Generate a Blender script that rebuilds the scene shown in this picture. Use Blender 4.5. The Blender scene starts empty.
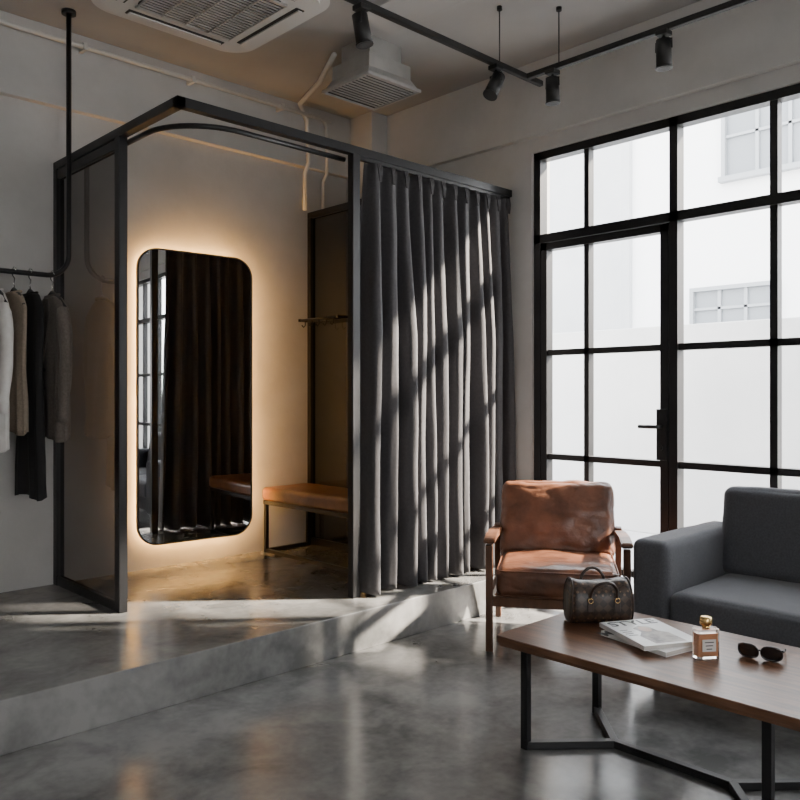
import bpy, bmesh, math, random
from mathutils import Vector, Matrix, noise
random.seed(3)
D=bpy.data; C=bpy.context
COL=C.scene.collection
# ---------------------------------------------------------------- materials
def pmat(name,c1,c2=None,scale=5,rough=.5,rough2=None,metal=0,bump=0,bscale=50,stretch=(1,1,1),coat=0,sheen=0,detail=6,lo=.35,hi=.65,bdist=.01,cr=.15):
    m=D.materials.new(name); m.use_nodes=True
    nt=m.node_tree; b=nt.nodes['Principled BSDF']
    b.inputs['Base Color'].default_value=(*c1,1); b.inputs['Roughness'].default_value=rough
    b.inputs['Metallic'].default_value=metal
    if coat: b.inputs['Coat Weight'].default_value=coat; b.inputs['Coat Roughness'].default_value=cr
    if sheen: b.inputs['Sheen Weight'].default_value=sheen
    tc=nt.nodes.new('ShaderNodeTexCoord'); mp=nt.nodes.new('ShaderNodeMapping')
    mp.inputs['Scale'].default_value=stretch
    nt.links.new(tc.outputs['Object'],mp.inputs['Vector'])
    if c2 is not None or rough2 is not None:
        n=nt.nodes.new('ShaderNodeTexNoise'); n.inputs['Scale'].default_value=scale; n.inputs['Detail'].default_value=detail
        n.inputs['Roughness'].default_value=.6
        nt.links.new(mp.outputs[0],n.inputs['Vector'])
        if c2 is not None:
            r=nt.nodes.new('ShaderNodeValToRGB')
            r.color_ramp.elements[0].position=lo; r.color_ramp.elements[0].color=(*c1,1)
            r.color_ramp.elements[1].position=hi; r.color_ramp.elements[1].color=(*c2,1)
            nt.links.new(n.outputs['Fac'],r.inputs['Fac']); nt.links.new(r.outputs['Color'],b.inputs['Base Color'])
        if rough2 is not None:
            mr=nt.nodes.new('ShaderNodeMapRange'); mr.inputs['From Min'].default_value=.2; mr.inputs['From Max'].default_value=.8
            mr.inputs['To Min'].default_value=rough; mr.inputs['To Max'].default_value=rough2
            nt.links.new(n.outputs['Fac'],mr.inputs['Value']); nt.links.new(mr.outputs[0],b.inputs['Roughness'])
    if bump:
        n2=nt.nodes.new('ShaderNodeTexNoise'); n2.inputs['Scale'].default_value=bscale; n2.inputs['Detail'].default_value=4
        nt.links.new(mp.outputs[0],n2.inputs['Vector'])
        bp=nt.nodes.new('ShaderNodeBump'); bp.inputs['Strength'].default_value=bump; bp.inputs['Distance'].default_value=bdist
        nt.links.new(n2.outputs['Fac'],bp.inputs['Height']); nt.links.new(bp.outputs[0],b.inputs['Normal'])
    return m
def concrete(name,c1,c2,r1,r2):
    m=D.materials.new(name); m.use_nodes=True; nt=m.node_tree; b=nt.nodes['Principled BSDF']
    tc=nt.nodes.new('ShaderNodeTexCoord')
    def nz(s,d,dist=0.0):
        n=nt.nodes.new('ShaderNodeTexNoise'); n.inputs['Scale'].default_value=s; n.inputs['Detail'].default_value=d; n.inputs['Distortion'].default_value=dist
        nt.links.new(tc.outputs['Object'],n.inputs['Vector']); return n
    def mul(o,k):
        q=nt.nodes.new('ShaderNodeMath'); q.operation='MULTIPLY'; q.inputs[1].default_value=k; nt.links.new(o,q.inputs[0]); return q.outputs[0]
    def add(x,y):
        q=nt.nodes.new('ShaderNodeMath'); q.operation='ADD'; nt.links.new(x,q.inputs[0]); nt.links.new(y,q.inputs[1]); return q.outputs[0]
    a=nz(1.1,5,.6); c=nz(4.5,7,.8); d=nz(30,5)
    s=add(mul(a.outputs['Fac'],.45),add(mul(c.outputs['Fac'],.40),mul(d.outputs['Fac'],.15)))
    r=nt.nodes.new('ShaderNodeValToRGB')
    r.color_ramp.elements[0].position=.38; r.color_ramp.elements[0].color=(*c1,1); r.color_ramp.elements[1].position=.62; r.color_ramp.elements[1].color=(*c2,1)
    nt.links.new(s,r.inputs['Fac']); nt.links.new(r.outputs['Color'],b.inputs['Base Color'])
    mr=nt.nodes.new('ShaderNodeMapRange'); mr.inputs['From Min'].default_value=.3; mr.inputs['From Max'].default_value=.7
    mr.inputs['To Min'].default_value=r1; mr.inputs['To Max'].default_value=r2
    nt.links.new(c.outputs['Fac'],mr.inputs['Value']); nt.links.new(mr.outputs[0],b.inputs['Roughness'])
    b.inputs['Specular IOR Level'].default_value=.65
    return m
def emat(name,c,s):
    m=D.materials.new(name); m.use_nodes=True; nt=m.node_tree
    nt.nodes.remove(nt.nodes['Principled BSDF'])
    e=nt.nodes.new('ShaderNodeEmission'); e.inputs[0].default_value=(*c,1); e.inputs[1].default_value=s
    nt.links.new(e.outputs[0],nt.nodes['Material Output'].inputs[0]); return m
def glassmat(name,tint,base,graz,rough=.02):
    m=D.materials.new(name); m.use_nodes=True; nt=m.node_tree
    nt.nodes.remove(nt.nodes['Principled BSDF'])
    t=nt.nodes.new('ShaderNodeBsdfTransparent'); t.inputs[0].default_value=(*tint,1)
    g=nt.nodes.new('ShaderNodeBsdfGlossy'); g.inputs['Roughness'].default_value=rough
    g.inputs[0].default_value=(.9,.9,.9,1)
    lw=nt.nodes.new('ShaderNodeLayerWeight'); lw.inputs[0].default_value=.5
    pw=nt.nodes.new('ShaderNodeMath'); pw.operation='POWER'; pw.inputs[1].default_value=4
    ml=nt.nodes.new('ShaderNodeMath'); ml.operation='MULTIPLY_ADD'; ml.inputs[1].default_value=graz; ml.inputs[2].default_value=base
    mx=nt.nodes.new('ShaderNodeMixShader')
    nt.links.new(lw.outputs['Facing'],pw.inputs[0]); nt.links.new(pw.outputs[0],ml.inputs[0])
    nt.links.new(ml.outputs[0],mx.inputs[0]); nt.links.new(t.outputs[0],mx.inputs[1]); nt.links.new(g.outputs[0],mx.inputs[2])
    nt.links.new(mx.outputs[0],nt.nodes['Material Output'].inputs[0]); return m

M_wall=pmat('plaster',(.45,.44,.425),(.52,.51,.495),scale=2.2,rough=.85,bump=.15,bscale=18,detail=5)
M_ceil=pmat('ceiling_paint',(.34,.335,.325),(.39,.385,.375),scale=1.5,rough=.9,bump=.1,bscale=20,detail=3)
M_conc=concrete('polished_concrete',(.085,.085,.083),(.225,.221,.214),.16,.25)
M_conc2=concrete('concrete_step',(.095,.095,.092),(.23,.226,.218),.17,.26)
M_black=pmat('black_steel',(.010,.010,.011),rough=.40,metal=.2)
M_blackm=pmat('matt_black',(.010,.010,.010),rough=.55)
M_smoke=glassmat('smoked_glass',(.20,.20,.205),.06,.6,.03)
M_win=glassmat('clear_glass',(.97,.98,.98),.03,.8,.01)
M_mirror=pmat('mirror_silver',(.93,.94,.94),rough=.01,metal=1)
M_led=emat('warm_led',(1,.52,.15),80)
M_glow=emat('warm_glow_dim',(1,.55,.18),4)  # glow for the added strip on the column
M_curt=pmat('curtain_fabric',(.038,.036,.040),(.052,.050,.054),scale=60,rough=.70,bump=.12,bscale=400,sheen=.12)
M_leather=pmat('cognac_leather',(.075,.027,.013),(.200,.076,.036),scale=6,rough=.30,rough2=.48,bump=.25,bscale=45,detail=8,coat=.25,cr=.3)
M_leather2=pmat('bench_leather',(.16,.062,.024),(.25,.102,.040),scale=8,rough=.33,bump=.15,bscale=60)
M_sofa=pmat('sofa_fabric',(.055,.057,.066),(.080,.083,.094),scale=120,rough=.92,bump=.35,bscale=500,sheen=.2,bdist=.003)
M_walnut=pmat('walnut',(.070,.030,.016),(.165,.078,.040),scale=7,rough=.30,bump=.05,bscale=60,stretch=(7,.6,5),detail=9)
M_chwood=pmat('chair_wood',(.09,.036,.016),(.16,.066,.032),scale=8,rough=.38,stretch=(4,4,.8))
M_white=pmat('white_plastic',(.55,.55,.53),rough=.45)
M_metal=pmat('galvanised',(.42,.42,.41),(.52,.52,.51),scale=6,rough=.38,metal=.5)
M_dark=pmat('dark_slot',(.025,.025,.025),rough=.7)
M_chrome=pmat('chrome',(.7,.7,.7),rough=.15,metal=1)
M_ext=pmat('render_white',(.87,.88,.89),(.91,.91,.92),scale=.6,rough=.9)
M_ext2=pmat('render_grey',(.48,.495,.51),(.58,.59,.60),scale=.5,rough=.9)
M_ground=pmat('paving',(.45,.45,.45),(.55,.55,.55),scale=1,rough=.9)
M_extwin=pmat('exterior_window_glass',(.22,.24,.26),rough=.3)
M_extfr=pmat('exterior_frame',(.32,.34,.36),rough=.6)

# ---------------------------------------------------------------- builders
PARENT=[None]
def reg(ob,mat=None):
    COL.objects.link(ob)
    if mat is not None: ob.data.materials.append(mat)
    p=PARENT[0]
    if p is not None:
        ob.parent=p
        if p.get('world'): ob.matrix_parent_inverse=p.matrix_basis.inverted()
    return ob
def group(name,loc=(0,0,0),rz=0,world=False):
    e=D.objects.new(name,None); e.location=loc; e.rotation_euler=(0,0,rz); e.empty_display_size=.1
    COL.objects.link(e)
    if world: e['world']=1
    PARENT[0]=e; return e
def done(): PARENT[0]=None
def mk(name,bm,mat,smooth=False):
    bmesh.ops.recalc_face_normals(bm,faces=bm.faces)
    me=D.meshes.new(name); bm.to_mesh(me); bm.free()
    if smooth:
        for p in me.polygons: p.use_smooth=True
    ob=D.objects.new(name,me); return reg(ob,mat)
def boxbm(bm,x0,x1,y0,y1,z0,z1,mtx=None):
    vs=[bm.verts.new((x,y,z)) for x in(x0,x1) for y in(y0,y1) for z in(z0,z1)]
    if mtx is not None:
        for v in vs: v.co=mtx@v.co
    for f in((0,1,3,2),(4,6,7,5),(0,4,5,1),(2,3,7,6),(0,2,6,4),(1,5,7,3)):
        bm.faces.new([vs[i] for i in f])
    return vs
def box(name,x0,x1,y0,y1,z0,z1,mat,bev=0,mtx=None):
    bm=bmesh.new(); boxbm(bm,x0,x1,y0,y1,z0,z1,mtx)
    if bev:
        bmesh.ops.bevel(bm,geom=bm.edges[:],offset=bev,segments=3,affect='EDGES',profile=.6)
    return mk(name,bm,mat)
def boxes(name,lst,mat,bev=0):
    bm=bmesh.new()
    for b in lst: boxbm(bm,*b)
    if bev: bmesh.ops.bevel(bm,geom=bm.edges[:],offset=bev,segments=2,affect='EDGES')
    return mk(name,bm,mat)
def bar(name,p0,p1,w,h,mat,bev=.002,up=(0,0,1)):
    p0=Vector(p0);p1=Vector(p1); d=(p1-p0); L=d.length; d.normalize()
    u=Vector(up)
    if abs(d.dot(u))>.99: u=Vector((1,0,0))
    s=d.cross(u).normalized(); u=s.cross(d).normalized()
    m=Matrix((( s.x,d.x,u.x,p0.x),(s.y,d.y,u.y,p0.y),(s.z,d.z,u.z,p0.z),(0,0,0,1)))
    return box(name,-w/2,w/2,0,L,-h/2,h/2,mat,bev,m)
def tube(name,pts,rad,mat,n=10,closed=False,caps=True,flat=1.0):
    pts=[Vector(p) for p in pts]; N=len(pts)
    if not isinstance(rad,(list,tuple)): rad=[rad]*N
    bm=bmesh.new(); rings=[]
    t0=(pts[1]-pts[0]).normalized()
    a=Vector((0,0,1)) if abs(t0.z)<.9 else Vector((1,0,0))
    u=t0.cross(a).normalized()
    for i in range(N):
        if closed: t=(pts[(i+1)%N]-pts[i-1]).normalized()
        else: t=(pts[min(i+1,N-1)]-pts[max(i-1,0)]).normalized()
        u=(u-t*u.dot(t)).normalized(); v=t.cross(u)
        rings.append([bm.verts.new(pts[i]+u*(rad[i]*math.cos(k*2*math.pi/n))+v*(flat*rad[i]*math.sin(k*2*math.pi/n))) for k in range(n)])
    for i in range(N if closed else N-1):
        A=rings[i];B=rings[(i+1)%N]
        for k in range(n): bm.faces.new((A[k],A[(k+1)%n],B[(k+1)%n],B[k]))
    if caps and not closed:
        bm.faces.new(rings[0]); bm.faces.new(rings[-1])
    return mk(name,bm,mat,True)
def cyl(name,p0,p1,r0,r1,mat,n=24):
    o=tube(name,[p0,p1],[r0,r1],mat,n)
    for p in o.data.polygons:
        if len(p.vertices)>4: p.use_smooth=False
    return o
def rrect(w,h,r,seg=10):
    out=[]
    for cx,cy,a0 in((w/2-r,h/2-r,0),(-w/2+r,h/2-r,90),(-w/2+r,-h/2+r,180),(w/2-r,-h/2+r,270)):
        for i in range(seg+1):
            a=math.radians(a0+90*i/seg); out.append((cx+r*math.cos(a),cy+r*math.sin(a)))
    return out
def prism(name,outline,f,d0,d1,mat,smooth=False,cap0=True,cap1=True,bev=0):
    bm=bmesh.new()
    A=[bm.verts.new(f(a,b,d0)) for a,b in outline]; B=[bm.verts.new(f(a,b,d1)) for a,b in outline]
    n=len(A)
    for k in range(n): bm.faces.new((A[k],A[(k+1)%n],B[(k+1)%n],B[k]))
    if cap0: bm.faces.new(A)
    if cap1: bm.faces.new(B)
    return mk(name,bm,mat,smooth)
def cushion(name,x0,x1,y0,y1,z0,z1,r,mat,puff=(0,0,0),nz=0,nsc=4,cuts=26,mtx=None,seed=0,wr=0):
    bm=bmesh.new(); bmesh.ops.create_cube(bm,size=2)
    bmesh.ops.subdivide_edges(bm,edges=bm.edges[:],cuts=cuts,use_grid_fill=True)
    h=Vector(((x1-x0)/2,(y1-y0)/2,(z1-z0)/2)); c=Vector(((x0+x1)/2,(y0+y1)/2,(z0+z1)/2))
    for v in bm.verts:
        p=Vector(v.co)
        pp=Vector([math.sin(a*math.pi/2)*.6+a*.4 for a in p])
        pw=Vector([pp[i]*h[i] for i in range(3)])
        q=Vector([max(-(h[i]-r),min(h[i]-r,pw[i])) for i in range(3)])
        d=pw-q
        if d.length>1e-6: d.normalize()
        o=q+d*r
        fx=(1-pp.y**2)*(1-pp.z**2);fy=(1-pp.x**2)*(1-pp.z**2);fz=(1-pp.x**2)*(1-pp.y**2)
        o.x+=puff[0]*fx*pp.x; o.y+=puff[1]*fy*pp.y; o.z+=puff[2]*fz*pp.z
        if nz:
            k=noise.noise(o*nsc+Vector((seed,seed*2,0)))+.5*noise.noise(o*nsc*2.7+Vector((seed,0,3)))
            o+=d*(nz*k)
        if wr:
            k=1-abs(noise.noise(Vector((o.x*7+seed,o.y*16,o.z*12+seed))))*2.2
            o-=d*(wr*max(0,k)**4)
        o+=c
        v.co=mtx@o if mtx is not None else o
    return mk(name,bm,mat,True)

# ---------------------------------------------------------------- room
XW=4.19; YB=4.75; ZC=3.42; X0=-1.6; Y0=-1.9; SP=.2; YS=3.07
box('floor',X0-.1,XW+.4,Y0-.1,YB+.1,-.12,0,M_conc)
box('floor_platform',X0,XW,YS,YB,0,SP,M_conc2,bev=.005)
box('ceiling',X0-.1,XW+.4,Y0-.1,YB+.1,ZC,ZC+.15,M_ceil)
box('wall_back',X0-.1,XW+.4,YB,YB+.15,0,ZC,M_wall)
box('wall_left',X0-.15,X0,Y0-.1,YB,0,ZC,M_wall)
WY0=-1.75; WY1=3.13; WZ=2.86
box('wall_right',XW,XW+.2,WY1,YB,0,ZC,M_wall)
box('wall_right.001',XW,XW+.2,Y0,WY0,0,ZC,M_wall)
box('wall_right.002',XW,XW+.2,WY0,WY1,WZ,ZC,M_wall)
FX0,FX1,FZ0,FZ1=-.4,1.2,.9,2.5
box('wall_front',X0-.1,FX0,Y0-.15,Y0,0,ZC,M_wall)
box('wall_front.001',FX1,XW+.4,Y0-.15,Y0,0,ZC,M_wall)
box('wall_front.002',FX0,FX1,Y0-.15,Y0,0,FZ0,M_wall)
box('wall_front.003',FX0,FX1,Y0-.15,Y0,FZ1,ZC,M_wall)
box('trim_1',XW-.045,XW+.001,Y0,YB,2.95,ZC,M_wall,bev=.004)
box('trim_2',X0,XW-.045,YB-.05,YB+.001,2.97,ZC,M_wall,bev=.004)
box('trim_3',3.99,XW+.001,4.45,YB+.001,SP,ZC,M_wall,bev=.004)
box('trim_4',2.75,3.02,Y0,3.2,3.28,ZC+.001,M_ceil,bev=.004)

# window
fx0,fx1=4.225,4.28
def pane(name,xm,y0,y1,z0,z1,mat):
    bm=bmesh.new(); vs=[bm.verts.new(p) for p in((xm,y0,z0),(xm,y1,z0),(xm,y1,z1),(xm,y0,z1))]; bm.faces.new(vs)
    return mk(name,bm,mat)
def glass(name,y0,y1,z0,z1): return pane(name,(fx0+fx1)/2,y0,y1,z0,z1,M_win)
group('window_1',(fx0,1.2,0),world=True)
L=[]
ys=[1.627,1.062,.497,-.068,-.633,-1.198]
zs=[1.57,.907,.25]
L.append((fx0-.01,fx1+.01,WY0,WY1,WZ-.05,WZ))
L.append((fx0-.01,fx1+.01,WY0,WY1,2.275,2.33))
L.append((fx0-.01,fx1+.01,WY1-.05,WY1,0,WZ))
L.append((fx0-.01,fx1+.01,WY0,WY0+.05,0,WZ))
L.append((fx0-.01,fx1+.01,2.145,2.195,0,WZ))
L.append((fx0,fx1,2.725,2.76,2.3,WZ))
L.append((fx0-.01,fx1+.01,WY0,2.15,0,.06))
for y in ys: L.append((fx0,fx1,y-.02,y+.02,0,WZ))
for z in zs: L.append((fx0,fx1,WY0,2.15,z-.019,z+.019))
boxes('steel_frame',L,M_black)
glass('glass_fixed',WY0,2.15,.03,2.3); glass('glass_top',WY0,WY1,2.32,WZ-.02)
done()
group('fill_window',(.6,Y0-.07,1.6),world=True)  # opening added behind the camera to let in soft fill light
L=[(FX0,FX1,Y0-.1,Y0-.05,FZ0,FZ0+.05),(FX0,FX1,Y0-.1,Y0-.05,FZ1-.05,FZ1)]
for k in range(4):
    x=FX0+(FX1-FX0-.04)*k/3; L.append((x,x+.04,Y0-.1,Y0-.05,FZ0,FZ1))
for z in(1.4,2.0): L.append((FX0,FX1,Y0-.095,Y0-.055,z,z+.035))
boxes('steel_frame',L,M_black)
done()
group('door_1',(fx0,2.6,0),world=True)
L=[(fx0-.01,fx1,2.20,2.25,.015,2.27),(fx0-.01,fx1,3.03,3.075,.015,2.27),(fx0-.01,fx1,2.2,3.075,2.225,2.27),(fx0-.01,fx1,2.2,3.075,.015,.07),
   (fx0,fx1,2.725,2.76,.03,2.25)]
for z in zs: L.append((fx0,fx1,2.22,3.06,z-.018,z+.018))
boxes('door_leaf_frame',L,M_black)
glass('door_glass',2.22,3.05,.05,2.25)
box('handle_plate',fx0-.022,fx0-.01,2.205,2.268,.93,1.22,M_black,bev=.004)
tube('handle_lever',[(fx0-.02,2.24,1.12),(fx0-.06,2.24,1.12),(fx0-.07,2.25,1.12),(fx0-.07,2.35,1.12)],.011,M_black)
cyl('handle_lock',(fx0-.01,2.24,1.0),(fx0-.04,2.24,1.0),.014,.014,M_black)
done()

# exterior
box('ground',XW+.42,30,-20,30,-.3,-.02,M_ground)
box('boundary_wall',7,7.18,.5,16,-.02,1.95,M_ext2,bev=.01)
group('neighbour_building',(12,5,0),world=True)
box('facade',12,14,-1.2,7,-.02,12,M_ext)
box('facade_recess',13,15,7,22,-.02,9.5,M_ext2)
box('downpipe',11.9,12.0,6.9,7.05,0,12,M_ext2)
def extwin(i,y0,y1,z0,z1,nv):
    L=[(11.9,12.02,y0-.06,y0,z0-.06,z1+.06),(11.9,12.02,y1,y1+.06,z0-.06,z1+.06),(11.9,12.02,y0,y1,z1,z1+.06),(11.88,12.02,y0-.1,y1+.1,z0-.08,z0)]
    for k in range(1,nv): 
        y=y0+(y1-y0)*k/nv; L.append((11.93,12.02,y-.025,y+.025,z0,z1))
    L.append((11.93,12.02,y0,y1,(z0+z1)/2-.02,(z0+z1)/2+.02))
    boxes('window_frame_%d'%i,L,M_extfr)
    box('window_pane_%d'%i,11.97,12.01,y0,y1,z0,z1,M_extwin)
extwin(1,4.6,5.8,2.35,2.9,3); extwin(2,3.9,5.3,4.6,5.8,3); extwin(3,1.0,2.2,2.35,2.9,3); extwin(4,1.0,2.4,4.6,5.8,3)
done()
box('sun_blocker',7.6,10,-8.5,-3.15,-.02,13,M_ext2)  # unseen block added to keep sun off the floor ahead of the step

# ---------------------------------------------------------------- fitting room frame
XL=1.795; YF=3.31; ZT=2.65
group('fitting_room_frame',(XL,YF,SP),world=True)
t=.045
boxes('top_rails',[(XL-t/2,XW,YF-t/2,YF+t/2,ZT-t,ZT),(XL-t/2,XL+t/2,YF-t/2,YB,ZT-t,ZT),(3.64-t/2,3.64+t/2,YF,YB,ZT-t,ZT)],M_black,bev=.002)
boxes('posts',[(XL-t/2,XL+t/2,3.88,3.935,SP,ZT-t+.002),(XL-t/2,XL+t/2,YB-.05,YB,SP,ZT-t+.002),
   (2.842-.03,2.842+.022,YF-t/2,YF+t/2,SP,ZT-t+.002),(3.64-t/2,3.64+t/2,4.18,4.22,SP,ZT-t+.002),(3.64-t/2,3.64+t/2,YB-.04,YB,SP,ZT-t+.002)],M_black,bev=.002)
boxes('lower_rails',[(XL-.018,XL+.018,3.93,YB-.04,SP,SP+.05),(XL-.018,XL+.018,3.93,YB-.04,ZT-.1,ZT-.05),(3.64-.018,3.64+.018,4.2,YB-.03,SP,SP+.05)],M_black,bev=.002)
pane('side_panel_glass',XL,3.93,YB-.045,SP+.045,ZT-.09,M_smoke)
pane('partition_glass',3.64,4.215,YB-.035,SP+.045,ZT-t,M_smoke)
pts=[(XL+.04,3.95,2.59),(XL+.04,3.7,2.59)]
for i in range(1,13):
    a=math.radians(180+90*i/12); pts.append((XL+.04+.32+.32*math.cos(a),3.69+.32*math.sin(a),2.59))
pts.append((2.82,3.37,2.59))
tube('curved_curtain_track',pts,.014,M_black,8)
box('curtain_track',2.86,XW-.01,YF-.012,YF+.012,ZT-t-.02,ZT-t+.002,M_black)
done()
group('coat_rail',(3.6,4.4,1.85),world=True)
tube('rail_rod',[(3.56,4.25,1.84),(3.56,4.68,1.84)],.010,M_black)
tube('rail_rod_2',[(3.50,4.25,1.84),(3.50,4.68,1.84)],.008,M_black)
for y in(4.25,4.68): bar('bracket',(3.49,y,1.84),(3.63,y,1.84),.02,.02,M_black)
for i in range(5):
    y=4.3+.08*i; tube('hook_%d'%i,[(3.50,y,1.84),(3.50,y,1.80),(3.485,y,1.785),(3.47,y,1.80)],.004,M_black,6)
done()
group('warm_glow_strip',(3.98,4.55,1.4),world=True)  # glowing strip added on the column for the warm-lit band of wall
box('profile',3.98,3.99,4.53,4.57,.5,2.45,M_black); box('diffuser',3.972,3.981,4.535,4.565,.51,2.44,M_glow)
done()

# curtain
def curtain():
    N=12; nx=N*26; nz=70; xa,xb=2.925,XW-.02; za,zb=SP+.012,ZT-t-.02
    bm=bmesh.new(); g=[]
    for j in range(nz+1):
        tz=j/nz; z=zb+(za-zb)*tz; row=[]
        A=.022+.046*min(1,tz*2.5)**.8+.010*tz
        for i in range(nx+1):
            u=i/nx
            ph=2*math.pi*N*(u+.012*math.sin(2*math.pi*2.3*u+1)+.006*math.sin(2*math.pi*5.1*u))+ .9*tz*math.sin(9*u+2)
            amp=A*(1+.35*math.sin(7.7*u*math.pi+1.3)*tz+.15*math.sin(23*u+5*tz))
            y=YF+amp*(math.sin(ph)+.10*math.sin(3*ph+1.0*tz))+.012*tz*math.sin(ph*.5+3*tz)+.010*noise.noise(Vector((u*22,tz*3.2,0)))+.004*noise.noise(Vector((u*60,tz*9,4)))
            x=xa+(xb-xa)*u-.10*amp*math.sin(2*ph)*min(1,tz*3) -.05*(1-u)**3*tz
            x=min(x,XW-.008)
            row.append(bm.verts.new((x,y,z+(.004*math.sin(ph*.5) if j==nz else 0))))
        g.append(row)
    for j in range(nz):
        for i in range(nx): bm.faces.new((g[j][i],g[j][i+1],g[j+1][i+1],g[j+1][i]))
    group('curtain',(3.5,YF,SP),world=True)
    ob=mk('drape',bm,M_curt,True)
    so=ob.modifiers.new('s','SOLIDIFY'); so.thickness=.003
    for k in range(N):
        u=(k+.75)/N; x=xa+(xb-xa)*u
        for dd in(-.010,0,.010):
            tube('pleat_%d'%k,[(x+dd*1.4,YF-.024,zb-.002),(x+dd,YF-.032,zb-.04),(x+dd*.5,YF-.034,zb-.10)],[.006,.0065,.003],M_curt,8)
    done()
curtain()

# mirror
mx0,mx1,mz0,mz1=2.262,3.065,.355,2.225
mc=((mx0+mx1)/2,(mz0+mz1)/2); mw,mh=mx1-mx0,mz1-mz0
me_=group('wall_mirror',(mc[0],4.69,mc[1]),world=True)
F=lambda a,b,d:(mc[0]+a,d,mc[1]+b)
MO=-.012
prism('mirror_glass',rrect(mw-.018,mh-.018,.125),F,4.679+MO,4.69+MO,M_mirror)
def ring(name,o1,o2,d0,d1,mat):
    bm=bmesh.new(); n=len(o1)
    R=[[bm.verts.new(F(a,b,d)) for a,b in o] for o,d in((o1,d0),(o2,d0),(o2,d1),(o1,d1))]
    for q in range(4):
        A=R[q];B=R[(q+1)%4]
        for k in range(n): bm.faces.new((A[k],A[(k+1)%n],B[(k+1)%n],B[k]))
    return mk(name,bm,mat)
ring('mirror_frame',rrect(mw,mh,.135),rrect(mw-.018,mh-.018,.126),4.675+MO,4.70+MO,M_blackm)
prism('mirror_backing',rrect(mw-.01,mh-.01,.13),F,4.692+MO,4.70+MO,M_blackm)
ring('led_halo',rrect(mw-.07,mh-.07,.10),rrect(mw-.09,mh-.09,.095),4.702+MO,4.724+MO,M_led)
box('wall_bracket',mc[0]-.08,mc[0]+.08,4.70+MO,4.742,mc[1]-.4,mc[1]+.4,M_white)
me_.rotation_euler=(0,0,math.radians(-4.0))
done()

# bench
group('bench',(3.39,4.15,SP),world=True)
bx0,bx1,by0,by1=3.19,3.60,3.56,4.72
cushion('seat_pad',bx0,bx1,by0,by1,SP+.36,SP+.455,.03,M_leather2,puff=(0,0,.008),nz=.003,nsc=6)
boxes('base_frame',[(bx0+.01,bx1-.01,by0+.01,by1-.01,SP+.335,SP+.362)],M_black,bev=.002)
L=[]
for y in(by0+.02,by1-.045):
    L+= [(bx0+.01,bx0+.035,y,y+.025,SP,SP+.34),(bx1-.035,bx1-.01,y,y+.025,SP,SP+.34),(bx0+.01,bx1-.01,y,y+.025,SP,SP+.025)]
L+=[(bx0+.01,bx0+.035,by0+.02,by1-.02,SP,SP+.025)]
boxes('legs',L,M_black,bev=.001)
done()

# clothing rack
RY=4.45; RZ=1.95; RX=1.745
group('clothing_rack',(1.2,RY,RZ),world=True)
pts=[(RX,RY,ZC-.005),(RX,RY,RZ+.12)]
for i in range(1,9):
    a=math.radians(90*i/8); pts.append((RX-.12+.12*math.cos(a),RY,RZ+.12-.12*math.sin(a)))
for i in range(9):
    a=math.radians(90*i/8); pts.append((.42-.12*math.sin(a),RY,RZ+.12-.12*math.cos(a)))
pts.append((.30,RY,ZC-.005))
tube('rail_pipe',pts,.014,M_black,12)
for x in(RX,.30): cyl('ceiling_flange',(x,RY,ZC-.02),(x,RY,ZC),.038,.038,M_black)
done()
M_g_white=pmat('white_cotton',(.62,.60,.57),(.68,.66,.63),scale=30,rough=.85,bump=.2,bscale=40)
M_g_beige=pmat('beige_knit',(.26,.21,.16),(.32,.26,.20),scale=60,rough=.95,bump=.4,bscale=150)
M_g_black=pmat('black_crepe',(.008,.008,.009),rough=.8)
M_g_taupe=pmat('taupe_wool',(.12,.10,.085),(.17,.145,.125),scale=90,rough=.95,bump=.3,bscale=200,sheen=.1)
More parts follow.
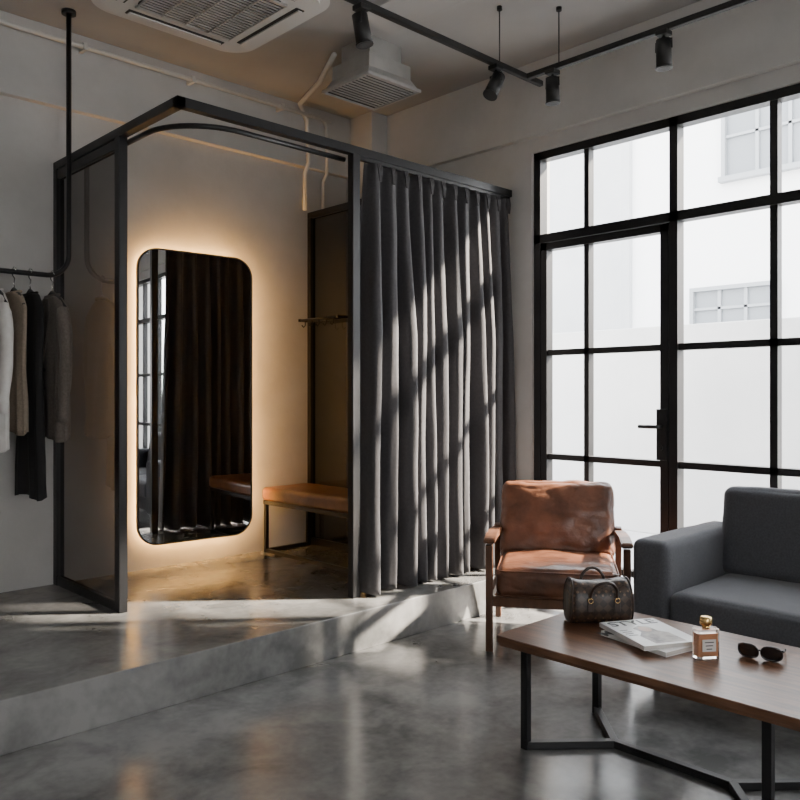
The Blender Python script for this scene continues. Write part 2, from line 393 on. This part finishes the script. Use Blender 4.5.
def garment(name,X,zb,hw,hb,th,mat,sleeve=0,strap=False,lapel=False):
    zt=RZ-.115
    group(name,(X,RY,RZ),world=True)
    tube('hanger_hook',[(X,RY,zt+.02),(X,RY,zt+.06),(X+.004,RY+.004,RZ-.035),(X,RY+.02,RZ-.02),(X,RY+.027,RZ+.001),(X,RY+.019,RZ+.019),(X,RY,RZ+.027),(X,RY-.019,RZ+.019),(X,RY-.025,RZ+.004)],.0035,M_chrome,6)
    tube('hanger_shoulders',[(X,RY-hw+.02,zt-.075),(X,RY-hw*.5,zt-.02),(X,RY,zt+.02),(X,RY+hw*.5,zt-.02),(X,RY+hw-.02,zt-.075)],[.01,.012,.013,.012,.01],M_blackm,8)
    bm=bmesh.new(); n=56; R=[]; nr=34
    for j in range(nr+1):
        q=j/nr; 
        if q<.2: tt=q/.2; z=zt-.085*tt**1.3; w=(.055 if not strap else .09)+(hw-(.055 if not strap else .09))*tt**.8; d=.028+(th-.028)*tt
        else: tt=(q-.2)/.8; z=zt-.085+(zb-zt+.085)*tt; w=hw+(hb-hw)*tt -.02*math.sin(math.pi*tt); d=th*(1+.15*tt)
        ring_=[]
        for k in range(n):
            a=2*math.pi*k/n; ca,sa=math.cos(a),math.sin(a)
            amp=min(1,max(0,(q-.15)*1.6))
            dd=d*(1+.38*amp*math.sin(a*9+X*40+2*q)+.15*amp*math.sin(a*5+1))
            y=RY+w*math.copysign(abs(ca)**.8,ca); x=X+dd*math.copysign(abs(sa)**.7,sa)+.006*noise.noise(Vector((y*9,z*6,X*10)))
            ring_.append(bm.verts.new((x,y,z+(.01*math.sin(a*3) if j==nr else 0))))
        R.append(ring_)
    for j in range(nr):
        for k in range(n): bm.faces.new((R[j][k],R[j][(k+1)%n],R[j+1][(k+1)%n],R[j+1][k]))
    ob=mk('body',bm,mat,True); s=ob.modifiers.new('s','SOLIDIFY'); s.thickness=.003
    tube('collar',[(X+.03*math.cos(a),RY+.057*math.sin(a),zt+.004+.008*math.cos(a)) for a in [2*math.pi*i/16 for i in range(16)]],.008,mat,8,closed=True)
    if sleeve:
        for sg in(-1,1):
            P=[];rr=[]
            for i in range(13):
                q=i/12
                P.append((X-.012+.01*math.sin(q*5),RY+sg*(hw-.035+.045*math.sin(q*2.2)),zt-.075-sleeve*q)); rr.append(.046-.010*q+.003*math.sin(q*14+sg))
            rr[0]=.03
            tube('sleeve',P,rr,mat,14,flat=.75)
    if lapel:
        for sg in(-1,1):
            bm=bmesh.new()
            pp=[(X-th-.004,RY+sg*.05,zt-.02),(X-th-.010,RY+sg*.085,zt-.10),(X-th-.012,RY+sg*.075,zt-.15),(X-th-.014,RY+sg*.008,zt-.36),(X-th-.006,RY+sg*.01,zt-.30)]
            bm.faces.new([bm.verts.new(p) for p in pp]); o=mk('lapel',bm,mat); s=o.modifiers.new('s','SOLIDIFY'); s.thickness=.004
        for i in range(2): cyl('button_%d'%i,(X-th-.018,RY,zt-.40-.1*i),(X-th-.006,RY,zt-.40-.1*i),.009,.009,M_blackm,12)
    done()
garment('white_shirt',1.365,1.02,.19,.18,.026,M_g_white,sleeve=.55)
garment('beige_knit_top',1.458,1.10,.17,.17,.020,M_g_beige)
garment('black_dress',1.54,.76,.17,.19,.028,M_g_black,strap=True)
garment('taupe_jacket',1.655,1.06,.20,.20,.034,M_g_taupe,sleeve=.60,lapel=True)
garment('grey_coat',1.22,.9,.17,.18,.034,M_g_taupe,sleeve=.56,lapel=True)

# ---------------------------------------------------------------- ceiling things
ZTR=3.1
group('ceiling_light_track',(3.66,2.77,ZTR),world=True)
boxes('track_profiles',[(.2,3.80,2.755,2.785,ZTR-.015,ZTR+.015),(3.645,3.675,-1.2,2.77,ZTR-.015,ZTR+.015)],M_blackm,bev=.002)
for x,y in((3.42,2.77),(2.2,2.77),(.9,2.77),(3.66,2.55),(3.66,1.3),(3.66,0)):
    tube('suspension_wire',[(x,y,ZTR),(x,y,ZC)],.0035,M_blackm,6)
    cyl('wire_mount',(x,y,ZC-.02),(x,y,ZC),.015,.015,M_blackm,12)
done()
def spot(x,y,dirv,drop=.03):
    group('spotlight',(x,y,ZTR),world=True)
    box('adapter',x-.03,x+.03,y-.03,y+.03,ZTR-.035,ZTR-.012,M_blackm,bev=.003)
    cyl('stem',(x,y,ZTR-.03),(x,y,ZTR-.05-drop),.008,.008,M_blackm,12)
    d=Vector(dirv).normalized(); c=Vector((x,y,ZTR-.075-drop))
    cyl('head',c-d*.05,c+d*.085,.036,.038,M_blackm,28)
    cyl('bezel',c+d*.083,c+d*.09,.041,.041,M_blackm,28)
    cyl('lens',c+d*.088,c+d*.0915,.030,.030,M_dark,24)
    s=d.cross(Vector((0,0,1)))
    if s.length<.01: s=Vector((1,0,0))
    s.normalize()
    tube('yoke',[c+s*.042,c+s*.042+Vector((0,0,.045)),c-s*.042+Vector((0,0,.045)),c-s*.042],.005,M_blackm,6)
    done()
spot(2.42,2.77,(.12,-.12,-1)); spot(3.388,2.77,(-.45,.05,-.8)); spot(3.66,2.592,(0.05,0,-1)); spot(3.66,1.934,(.05,.0,-1)); spot(1.3,2.77,(0,.3,-1)); spot(3.66,.6,(0,.1,-1))

# AC cassette
ax,ay=2.13,3.60
group('air_conditioner_cassette',(ax,ay,3.3),world=True)
F2=lambda a,b,d:(ax+a,ay+b,d)
prism('housing',rrect(.80,.80,.05),F2,3.34,ZC,M_white)
prism('panel',rrect(.95,.95,.16),F2,3.30,3.345,M_white)
prism('panel_lip',rrect(.86,.86,.13),F2,3.285,3.30,M_white)
prism('grille_recess',rrect(.56,.56,.06),F2,3.280,3.286,M_dark)
L=[(ax-.27,ax+.27,ay-.26+.026*i,ay-.26+.026*i+.005,3.272,3.282) for i in range(21)]
L+=[(ax-.003+.27*k,ax+.003+.27*k,ay-.27,ay+.27,3.270,3.282) for k in(-1,-.5,0,.5,1)]
L+=[(ax-.275,ax+.275,ay+k*.272-.006,ay+k*.272+.006,3.27,3.284) for k in(-1,1)]
boxes('grille_slats',L,M_metal)
L=[]
for k in(-1,1):
    L+=[(ax-.28,ax+.28,ay+k*.355-.025,ay+k*.355+.025,3.281,3.286),(ax+k*.355-.025,ax+k*.355+.025,ay-.28,ay+.28,3.281,3.286)]
boxes('air_slots',L,M_dark)
L=[]
for k in(-1,1):
    L+=[(ax-.27,ax+.27,ay+k*.36-.012,ay+k*.36+.014,3.274,3.281),(ax+k*.36-.012,ax+k*.36+.014,ay-.27,ay+.27,3.274,3.281)]
boxes('air_flaps',L,M_white)
done()
# square diffuser
dx,dy=3.26,3.64
group('ceiling_air_diffuser',(dx,dy,3.2),world=True)
def frustum(name,h0,z0,h1,z1,mat):
    bm=bmesh.new()
    A=[bm.verts.new((dx+a*h0,dy+b*h0,z0)) for a,b in((1,1),(-1,1),(-1,-1),(1,-1))]
    B=[bm.verts.new((dx+a*h1,dy+b*h1,z1)) for a,b in((1,1),(-1,1),(-1,-1),(1,-1))]
    for k in range(4): bm.faces.new((A[k],A[(k+1)%4],B[(k+1)%4],B[k]))
    o=mk(name,bm,mat); s=o.modifiers.new('s','SOLIDIFY'); s.thickness=.004; return o
box('duct_neck',dx-.13,dx+.13,dy-.13,dy+.13,3.27,ZC,M_metal,bev=.004)
box('duct_box',dx-.17,dx+.17,dy-.17,dy+.17,3.21,3.30,M_metal,bev=.004)
frustum('flare',.205,3.155,.172,3.215,M_metal)
boxes('rim',[(dx-.215,dx+.215,dy+k*.2075-.0075,dy+k*.2075+.0075,3.142,3.16) for k in(-1,1)]+[(dx+k*.2075-.0075,dx+k*.2075+.0075,dy-.2,dy+.2,3.142,3.16) for k in(-1,1)],M_metal)
box('throat',dx-.198,dx+.198,dy-.198,dy+.198,3.152,3.158,M_dark)
boxes('louvres',[(dx-.2,dx+.2,dy-.190+.0315*i,dy-.177+.0315*i,3.147,3.1515) for i in range(12)],M_metal)
done()
group('conduit_pipe',(2,4.6,3.3),world=True)
tube('main_pipe',[(X0+.04,4.64,3.33),(3.75,4.64,3.33)],.013,M_white,10)
tube('drop_pipe',[(3.70,4.66,3.33),(3.74,4.68,3.30),(3.75,4.685,3.2),(3.75,4.685,2.95),(3.75,4.73,2.9),(3.75,4.73,2.62)],.013,M_white,10)
tube('second_pipe',[(3.10,3.80,3.38),(3.3,4.2,3.38),(3.45,4.62,3.38),(3.56,4.68,3.3),(3.58,4.685,3.0),(3.58,4.73,2.93),(3.58,4.73,2.66)],.016,M_white,10)
for i in range(7): box('clip_%d'%i,-.9+.7*i,-.88+.7*i,4.62,4.70,3.31,3.35,M_white)
done()

# ---------------------------------------------------------------- armchair
group('leather_armchair',(3.60,2.52,0),math.radians(-55))
tilt=Matrix.Translation((0,.20,.36))@Matrix.Rotation(math.radians(-17),4,'X')
cushion('seat_cushion',-.305,.305,-.33,.24,.27,.425,.045,M_leather,puff=(0,.01,.022),nz=.006,nsc=5,seed=2,cuts=44,wr=.004)
cushion('back_cushion',-.32,.32,-.065,.065,.02,.455,.05,M_leather,puff=(0,.028,.008),nz=.009,nsc=5,mtx=tilt,seed=7,cuts=44,wr=.005)
for s in(-1,1):
    x=s*.338
    bar('front_leg',(x,-.315,0),(x,-.315,.54),.036,.04,M_chwood,.006,up=(0,1,0))
    bar('rear_leg',(x,.34,0),(x,.235,.56),.034,.04,M_chwood,.006,up=(0,1,0))
    bm=bmesh.new(); prof=[(-.345,.555),(-.33,.572),(-.15,.574),(.10,.558),(.27,.540),(.29,.525),(.27,.512),(.08,.528),(-.15,.545),(-.33,.545)]
    A=[bm.verts.new((x-.028,y,z)) for y,z in prof];B=[bm.verts.new((x+.028,y,z)) for y,z in prof]; n=len(prof)
    for k in range(n): bm.faces.new((A[k],A[(k+1)%n],B[(k+1)%n],B[k]))
    bm.faces.new(A);bm.faces.new(B)
    bmesh.ops.bevel(bm,geom=bm.edges[:],offset=.005,segments=2,affect='EDGES')
    mk('armrest',bm,M_chwood)
    bar('side_rail',(x,-.31,.265),(x,.29,.235),.026,.05,M_chwood,.004)
    bar('back_stile',(s*.27,.245,.22),(s*.27,.375,.76),.03,.025,M_chwood,.004)
bar('front_rail',(-.33,-.305,.25),(.33,-.305,.25),.024,.05,M_chwood,.004)
bar('rear_rail',(-.33,.27,.245),(.33,.27,.245),.024,.05,M_chwood,.004)
for z in(.45,.6,.73): bar('back_slat',(-.27,.245+(z-.22)*.24,z),(.27,.245+(z-.22)*.24,z),.018,.04,M_chwood,.004)
for zz in(.285,.408):
    o=[(a,b-.045) for a,b in rrect(.60,.56,.04,6)]
    tube('seat_piping',[(a,b,zz) for a,b in o],.0045,M_leather,6,closed=True)
done()

# ---------------------------------------------------------------- sofa
group('sofa',(3.7,.9,0),world=True)
sy0,sy1=-.12,1.90; sx0,sx1=3.29,4.10
cushion('base',sx0+.03,sx1-.02,sy0+.05,sy1-.05,.13,.27,.02,M_sofa,cuts=12)
for i,(a,b) in enumerate(((sy0,sy0+.17),(sy1-.17,sy1))): cushion('arm_%d'%i,sx0,sx1,a,b,.11,.645,.035,M_sofa,puff=(.004,.006,.006),nz=.0025,nsc=6,seed=i)
mid=(sy0+sy1)/2
for i,(a,b) in enumerate(((sy0+.175,mid-.003),(mid+.003,sy1-.175))):
    cushion('seat_cushion_%d'%i,sx0+.005,sx1-.16,a,b,.265,.43,.04,M_sofa,puff=(.01,0,.015),nz=.004,nsc=5,seed=i+3)
    tb=Matrix.Translation((sx1-.19,0,.42))@Matrix.Rotation(math.radians(8),4,'Y')
    cushion('back_cushion_%d'%i,-.07,.09,a,b+(.03 if i else 0),0,.43,.05,M_sofa,puff=(.02,0,.01),nz=.005,nsc=5,mtx=tb,seed=i+5)
cushion('back_rest',sx1-.11,sx1,sy0+.1,sy1-.1,.13,.70,.03,M_sofa,cuts=14)
for x in(sx0+.07,sx1-.07):
    for y in(sy0+.09,sy1-.09): cyl('foot',(x,y,0),(x,y,.135),.014,.02,M_black,16)
done()

# ---------------------------------------------------------------- coffee table
group('coffee_table',(2.62,1.32,0),world=True)
TX0,TX1,TY0,TY1,TZ=2.285,2.935,.77,1.875,.42
tc=((TX0+TX1)/2,(TY0+TY1)/2)
bm=bmesh.new(); o=rrect(TX1-TX0,TY1-TY0,.02,5)
A=[bm.verts.new((tc[0]+a*.985,tc[1]+b*.99,TZ-.035)) for a,b in o];B=[bm.verts.new((tc[0]+a,tc[1]+b,TZ-.022)) for a,b in o];B2=[bm.verts.new((tc[0]+a,tc[1]+b,TZ-.003)) for a,b in o];B3=[bm.verts.new((tc[0]+a*.992,tc[1]+b*.995,TZ)) for a,b in o]
n=len(o)
for P,Q in((A,B),(B,B2),(B2,B3)):
    for k in range(n): bm.faces.new((P[k],P[(k+1)%n],Q[(k+1)%n],Q[k]))
bm.faces.new(A);bm.faces.new(B3); mk('top',bm,M_walnut)
lx0,lx1,ly0,ly1=2.375,2.85,.93,1.80; j0=(2.62,1.14);j1=(2.62,1.58)
for x,y in((lx0,ly0),(lx1,ly0),(lx0,ly1),(lx1,ly1)): box('leg',x-.014,x+.014,y-.014,y+.014,0,TZ-.034,M_black,bev=.002)
for x,y,j in((lx0,ly0,j0),(lx1,ly0,j0),(lx0,ly1,j1),(lx1,ly1,j1)):
    bar('base_arm',(x,y,.014),(*j,.014),.028,.027,M_black); bar('top_arm',(x,y,TZ-.046),(*j,TZ-.046),.028,.022,M_black)
bar('base_spine',(*j0,.014),(*j1,.014),.028,.0275,M_black); bar('top_spine',(*j0,TZ-.046),(*j1,TZ-.046),.028,.022,M_black)
done()

# handbag
def bagmat():
    m=D.materials.new('monogram_canvas'); m.use_nodes=True; nt=m.node_tree; b=nt.nodes['Principled BSDF']; b.inputs['Roughness'].default_value=.42
    tc=nt.nodes.new('ShaderNodeTexCoord'); mp=nt.nodes.new('ShaderNodeMapping'); mp.inputs['Rotation'].default_value=(0,math.radians(45),0)
    ck=nt.nodes.new('ShaderNodeTexChecker'); ck.inputs['Scale'].default_value=42
    ck.inputs['Color1'].default_value=(.016,.009,.006,1); ck.inputs['Color2'].default_value=(.050,.029,.018,1)
    vo=nt.nodes.new('ShaderNodeTexVoronoi'); vo.inputs['Scale'].default_value=50; vo.inputs['Randomness'].default_value=.1
    mx=nt.nodes.new('ShaderNodeMix'); mx.data_type='RGBA'
    lt=nt.nodes.new('ShaderNodeMath'); lt.operation='LESS_THAN'; lt.inputs[1].default_value=.27
    nt.links.new(tc.outputs['Object'],mp.inputs[0]); nt.links.new(mp.outputs[0],ck.inputs[0]); nt.links.new(mp.outputs[0],vo.inputs[0])
    nt.links.new(vo.outputs['Distance'],lt.inputs[0]); nt.links.new(lt.outputs[0],mx.inputs[0]); nt.links.new(ck.outputs['Color'],mx.inputs[6])
    mx.inputs[7].default_value=(.15,.09,.05,1); nt.links.new(mx.outputs[2],b.inputs['Base Color']); return m
M_bag=bagmat(); M_trim=pmat('dark_leather_trim',(.026,.013,.008),rough=.35)
M_gold=pmat('gold_metal',(.75,.52,.22),rough=.25,metal=1)
group('handbag',(2.715,1.71,TZ),math.radians(-40))
bm=bmesh.new(); W=.120; R=[]; nn=36; ns=22
for i in range(ns+1):
    q=-1+2*i/ns; x=W*q; e=(1-abs(q)**7)**.5 if abs(q)<1 else 0
    sc=.80+.20*e; sag=-.012*(1-q*q)
    rr=[]
    for k in range(nn):
        a=2*math.pi*k/nn; ca,sa=math.cos(a),math.sin(a)
        y=.070*math.copysign(abs(ca)**.62,ca)*sc*(1-.30*max(0,sa)); z=.086+.086*math.copysign(abs(sa)**.62,sa)*(.94+.06*e)+(sag if sa>0 else 0)
        z=max(z,.004)+.004*noise.noise(Vector((x*22,y*22,z*22))); y+=.004*noise.noise(Vector((x*18,y*9,z*18+5)))
        rr.append(bm.verts.new((x*(1-.06*max(0,sa)),y,max(z,.002))))
    R.append(rr)
for i in range(ns):
    for k in range(nn): bm.faces.new((R[i][k],R[i][(k+1)%nn],R[i+1][(k+1)%nn],R[i+1][k]))
bm.faces.new(R[0]);bm.faces.new(R[-1]); mk('body',bm,M_bag,True)
for s in(-1,1):
    P=[]
    for k in range(nn):
        a=2*math.pi*k/nn; ca,sa=math.cos(a),math.sin(a)
        P.append((s*W*.985*(1-.06*max(0,sa)),.060*math.copysign(abs(ca)**.62,ca)*(1-.30*max(0,sa)),.087+.082*math.copysign(abs(sa)**.62,sa)))
    tube('end_piping',P,.004,M_trim,8,closed=True)
    box('zip_tab',s*.106-.012,s*.106+.012,-.008,.008,.156,.168,M_trim,bev=.002)
for s,pk,fw in((-1,.172,.100),(1,.192,.075)):
    P=[]
    for i in range(17):
        a=math.pi*i/16; P.append((.052*math.cos(a),s*(.068+(fw-.068)*math.sin(a)),.095+(pk-.095)*math.sin(a)**.7))
    tube('handle',P,.006,M_trim,10)
    for sx in(-1,1):
        box('handle_patch',sx*.052-.012,sx*.052+.012,s*.072-.004,s*.072+.004,.055,.105,M_trim,bev=.002)
        tube('ring',[(sx*.052+.009*math.cos(a),s*.077,.098+.009*math.sin(a)) for a in [2*math.pi*i/12 for i in range(12)]],.0016,M_gold,6,closed=True)
tube('zipper',[(-.10,0,.164),(0,0,.158),(.10,0,.164)],.003,M_trim,8)
done()

# magazines
M_paper=pmat('paper_pages',(.72,.70,.66),(.55,.53,.5),scale=4,rough=.7,stretch=(1,1,300))
M_cover=pmat('glossy_cover',(.80,.80,.79),(.70,.70,.70),scale=7,rough=.32,lo=.45,hi=.6)
M_ink=pmat('print_ink',(.03,.03,.035),rough=.35); M_ink2=pmat('print_portrait',(.10,.09,.085),(.42,.38,.35),scale=22,rough=.35); M_skin=pmat('print_warm',(.40,.26,.19),(.50,.34,.26),scale=10,rough=.35)
def mag(x,y,z,rz,title):
    group('magazine',(x,y,z),rz)
    h=.016; w,l=.225,.295
    box('pages',-w/2+.002,w/2-.002,-l/2+.002,l/2-.002,.0015,h-.0015,M_paper)
    box('cover_back',-w/2,w/2,-l/2,l/2,0,.0015,M_cover); box('cover',-w/2,w/2,-l/2,l/2,h-.0015,h,M_cover)
    box('spine',-w/2-.001,-w/2+.002,-l/2,l/2,0,h,M_cover)
    cu=D.curves.new('title','FONT'); cu.body=title; cu.size=.072; cu.align_x='CENTER'; cu.extrude=.0002; cu.offset=.0012
    o=D.objects.new('title',cu); o.location=(0,l/2-.062,h+.0004); reg(o,M_ink)
    prism('portrait',[(-.055,-.13),(.065,-.13),(.06,-.03),(.035,.0),(.03,.05),(0,.07),(-.035,.045),(-.03,0),(-.06,-.04)],lambda a,b,d:(a,b,d),h,h+.0004,M_ink2)
    prism('face',[(.022*math.cos(a),.025+.03*math.sin(a)) for a in [2*math.pi*i/20 for i in range(20)]],lambda a,b,d:(a,b,d),h+.0003,h+.0007,M_skin)
    for i in range(4): box('text_line_%d'%i,-.098,-.098+.03+.006*(i%2),.03-.02*i,.034-.02*i,h,h+.0004,M_ink)
    done()
mag(2.645,1.435,TZ,math.radians(-12),'MODERN'); mag(2.635,1.45,TZ+.016,math.radians(-28),'STYLE')

# perfume bottle
M_glassb=D.materials.new('bottle_glass'); M_glassb.use_nodes=True; b=M_glassb.node_tree.nodes['Principled BSDF']
b.inputs['Base Color'].default_value=(1,.93,.88,1); b.inputs['Roughness'].default_value=.03; b.inputs['Transmission Weight'].default_value=1; b.inputs['IOR'].default_value=1.3
M_juice=pmat('perfume_liquid',(.62,.30,.16),rough=.15,coat=.5); M_label=pmat('label_paper',(.75,.72,.68),rough=.6)
group('perfume_bottle',(2.60,1.222,TZ),math.radians(-36))
F3=lambda a,b,d:(a,b,d)
prism('glass_body',rrect(.080,.042,.008,4),F3,.0005,.098,M_glassb)
prism('liquid',rrect(.070,.032,.005,4),F3,.008,.084,M_juice)
box('label',-.024,.024,-.0222,-.0212,.026,.066,M_label)
for i in range(3): box('label_text_%d'%i,-.016+.003*i,.016-.003*i,-.0226,-.0221,.055-.011*i,.058-.011*i,M_ink)
cyl('collar',(0,0,.098),(0,0,.108),.013,.013,M_gold)
tube('cap',[(0,0,.108),(0,0,.111),(0,0,.122),(0,0,.134),(0,0,.138)],[.012,.0195,.021,.0195,.015],M_gold,24)
done()
# sunglasses
M_lens=pmat('dark_lens',(.008,.008,.010),rough=.06,coat=1); M_fr=pmat('acetate_black',(.012,.011,.011),rough=.15,coat=.6)
group('sunglasses',(2.70,1.085,TZ),math.radians(-78))
for s in(-1,1):
    o=[((s*.036)+.031*math.copysign(abs(math.cos(a))**.8,math.cos(a)),.026+.023*math.copysign(abs(math.sin(a))**.8,math.sin(a))) for a in [2*math.pi*i/28 for i in range(28)]]
    P=[(a,-.002+.012*(a/.07)**2-(bb-.026)*.25,bb) for a,bb in o]
    tube('rim',P,.0036,M_fr,8,closed=True)
    bm=bmesh.new(); c=bm.verts.new((s*.036,-.004,.026)); V=[bm.verts.new(p) for p in P]
    for k in range(28): bm.faces.new((c,V[k],V[(k+1)%28]))
    mk('lens',bm,M_lens,True)
    tube('temple',[(s*.067,.012,.036),(s*.070,.03,.034),(s*.066,.08,.025),(s*.060,.115,.014),(s*.056,.135,.005)],[.004,.004,.0035,.0035,.003],M_fr,8)
tube('bridge',[(-.008,0,.030),(0,-.003,.034),(.008,0,.030)],.003,M_fr,8)
done()

# ---------------------------------------------------------------- light
w=D.worlds.new('sky'); C.scene.world=w; w.use_nodes=True; nt=w.node_tree; bg=nt.nodes['Background']
tcn=nt.nodes.new('ShaderNodeTexCoord'); sx=nt.nodes.new('ShaderNodeSeparateXYZ'); rp=nt.nodes.new('ShaderNodeValToRGB')
nt.links.new(tcn.outputs['Generated'],sx.inputs[0]); nt.links.new(sx.outputs['Z'],rp.inputs['Fac'])
rp.color_ramp.elements[0].color=(1,.985,.965,1); rp.color_ramp.elements[1].color=(.88,.92,1,1)
nt.links.new(rp.outputs['Color'],bg.inputs['Color']); bg.inputs['Strength'].default_value=11.0
sl=D.lights.new('sun','SUN'); sl.energy=60; sl.angle=math.radians(2.6); sl.color=(1,.88,.74)
so=D.objects.new('sun',sl); COL.objects.link(so); so.location=(8,0,6)
so.rotation_euler=Vector((-1,.85,-.9)).to_track_quat('-Z','Y').to_euler()

cam=D.cameras.new('camera'); co=D.objects.new('camera',cam); COL.objects.link(co)
co.location=(0,0,1.3); co.rotation_euler=(math.radians(90),0,math.radians(-43.9))
cam.lens=36; cam.sensor_width=36; cam.shift_y=-.00625; cam.clip_start=.05
C.scene.camera=co
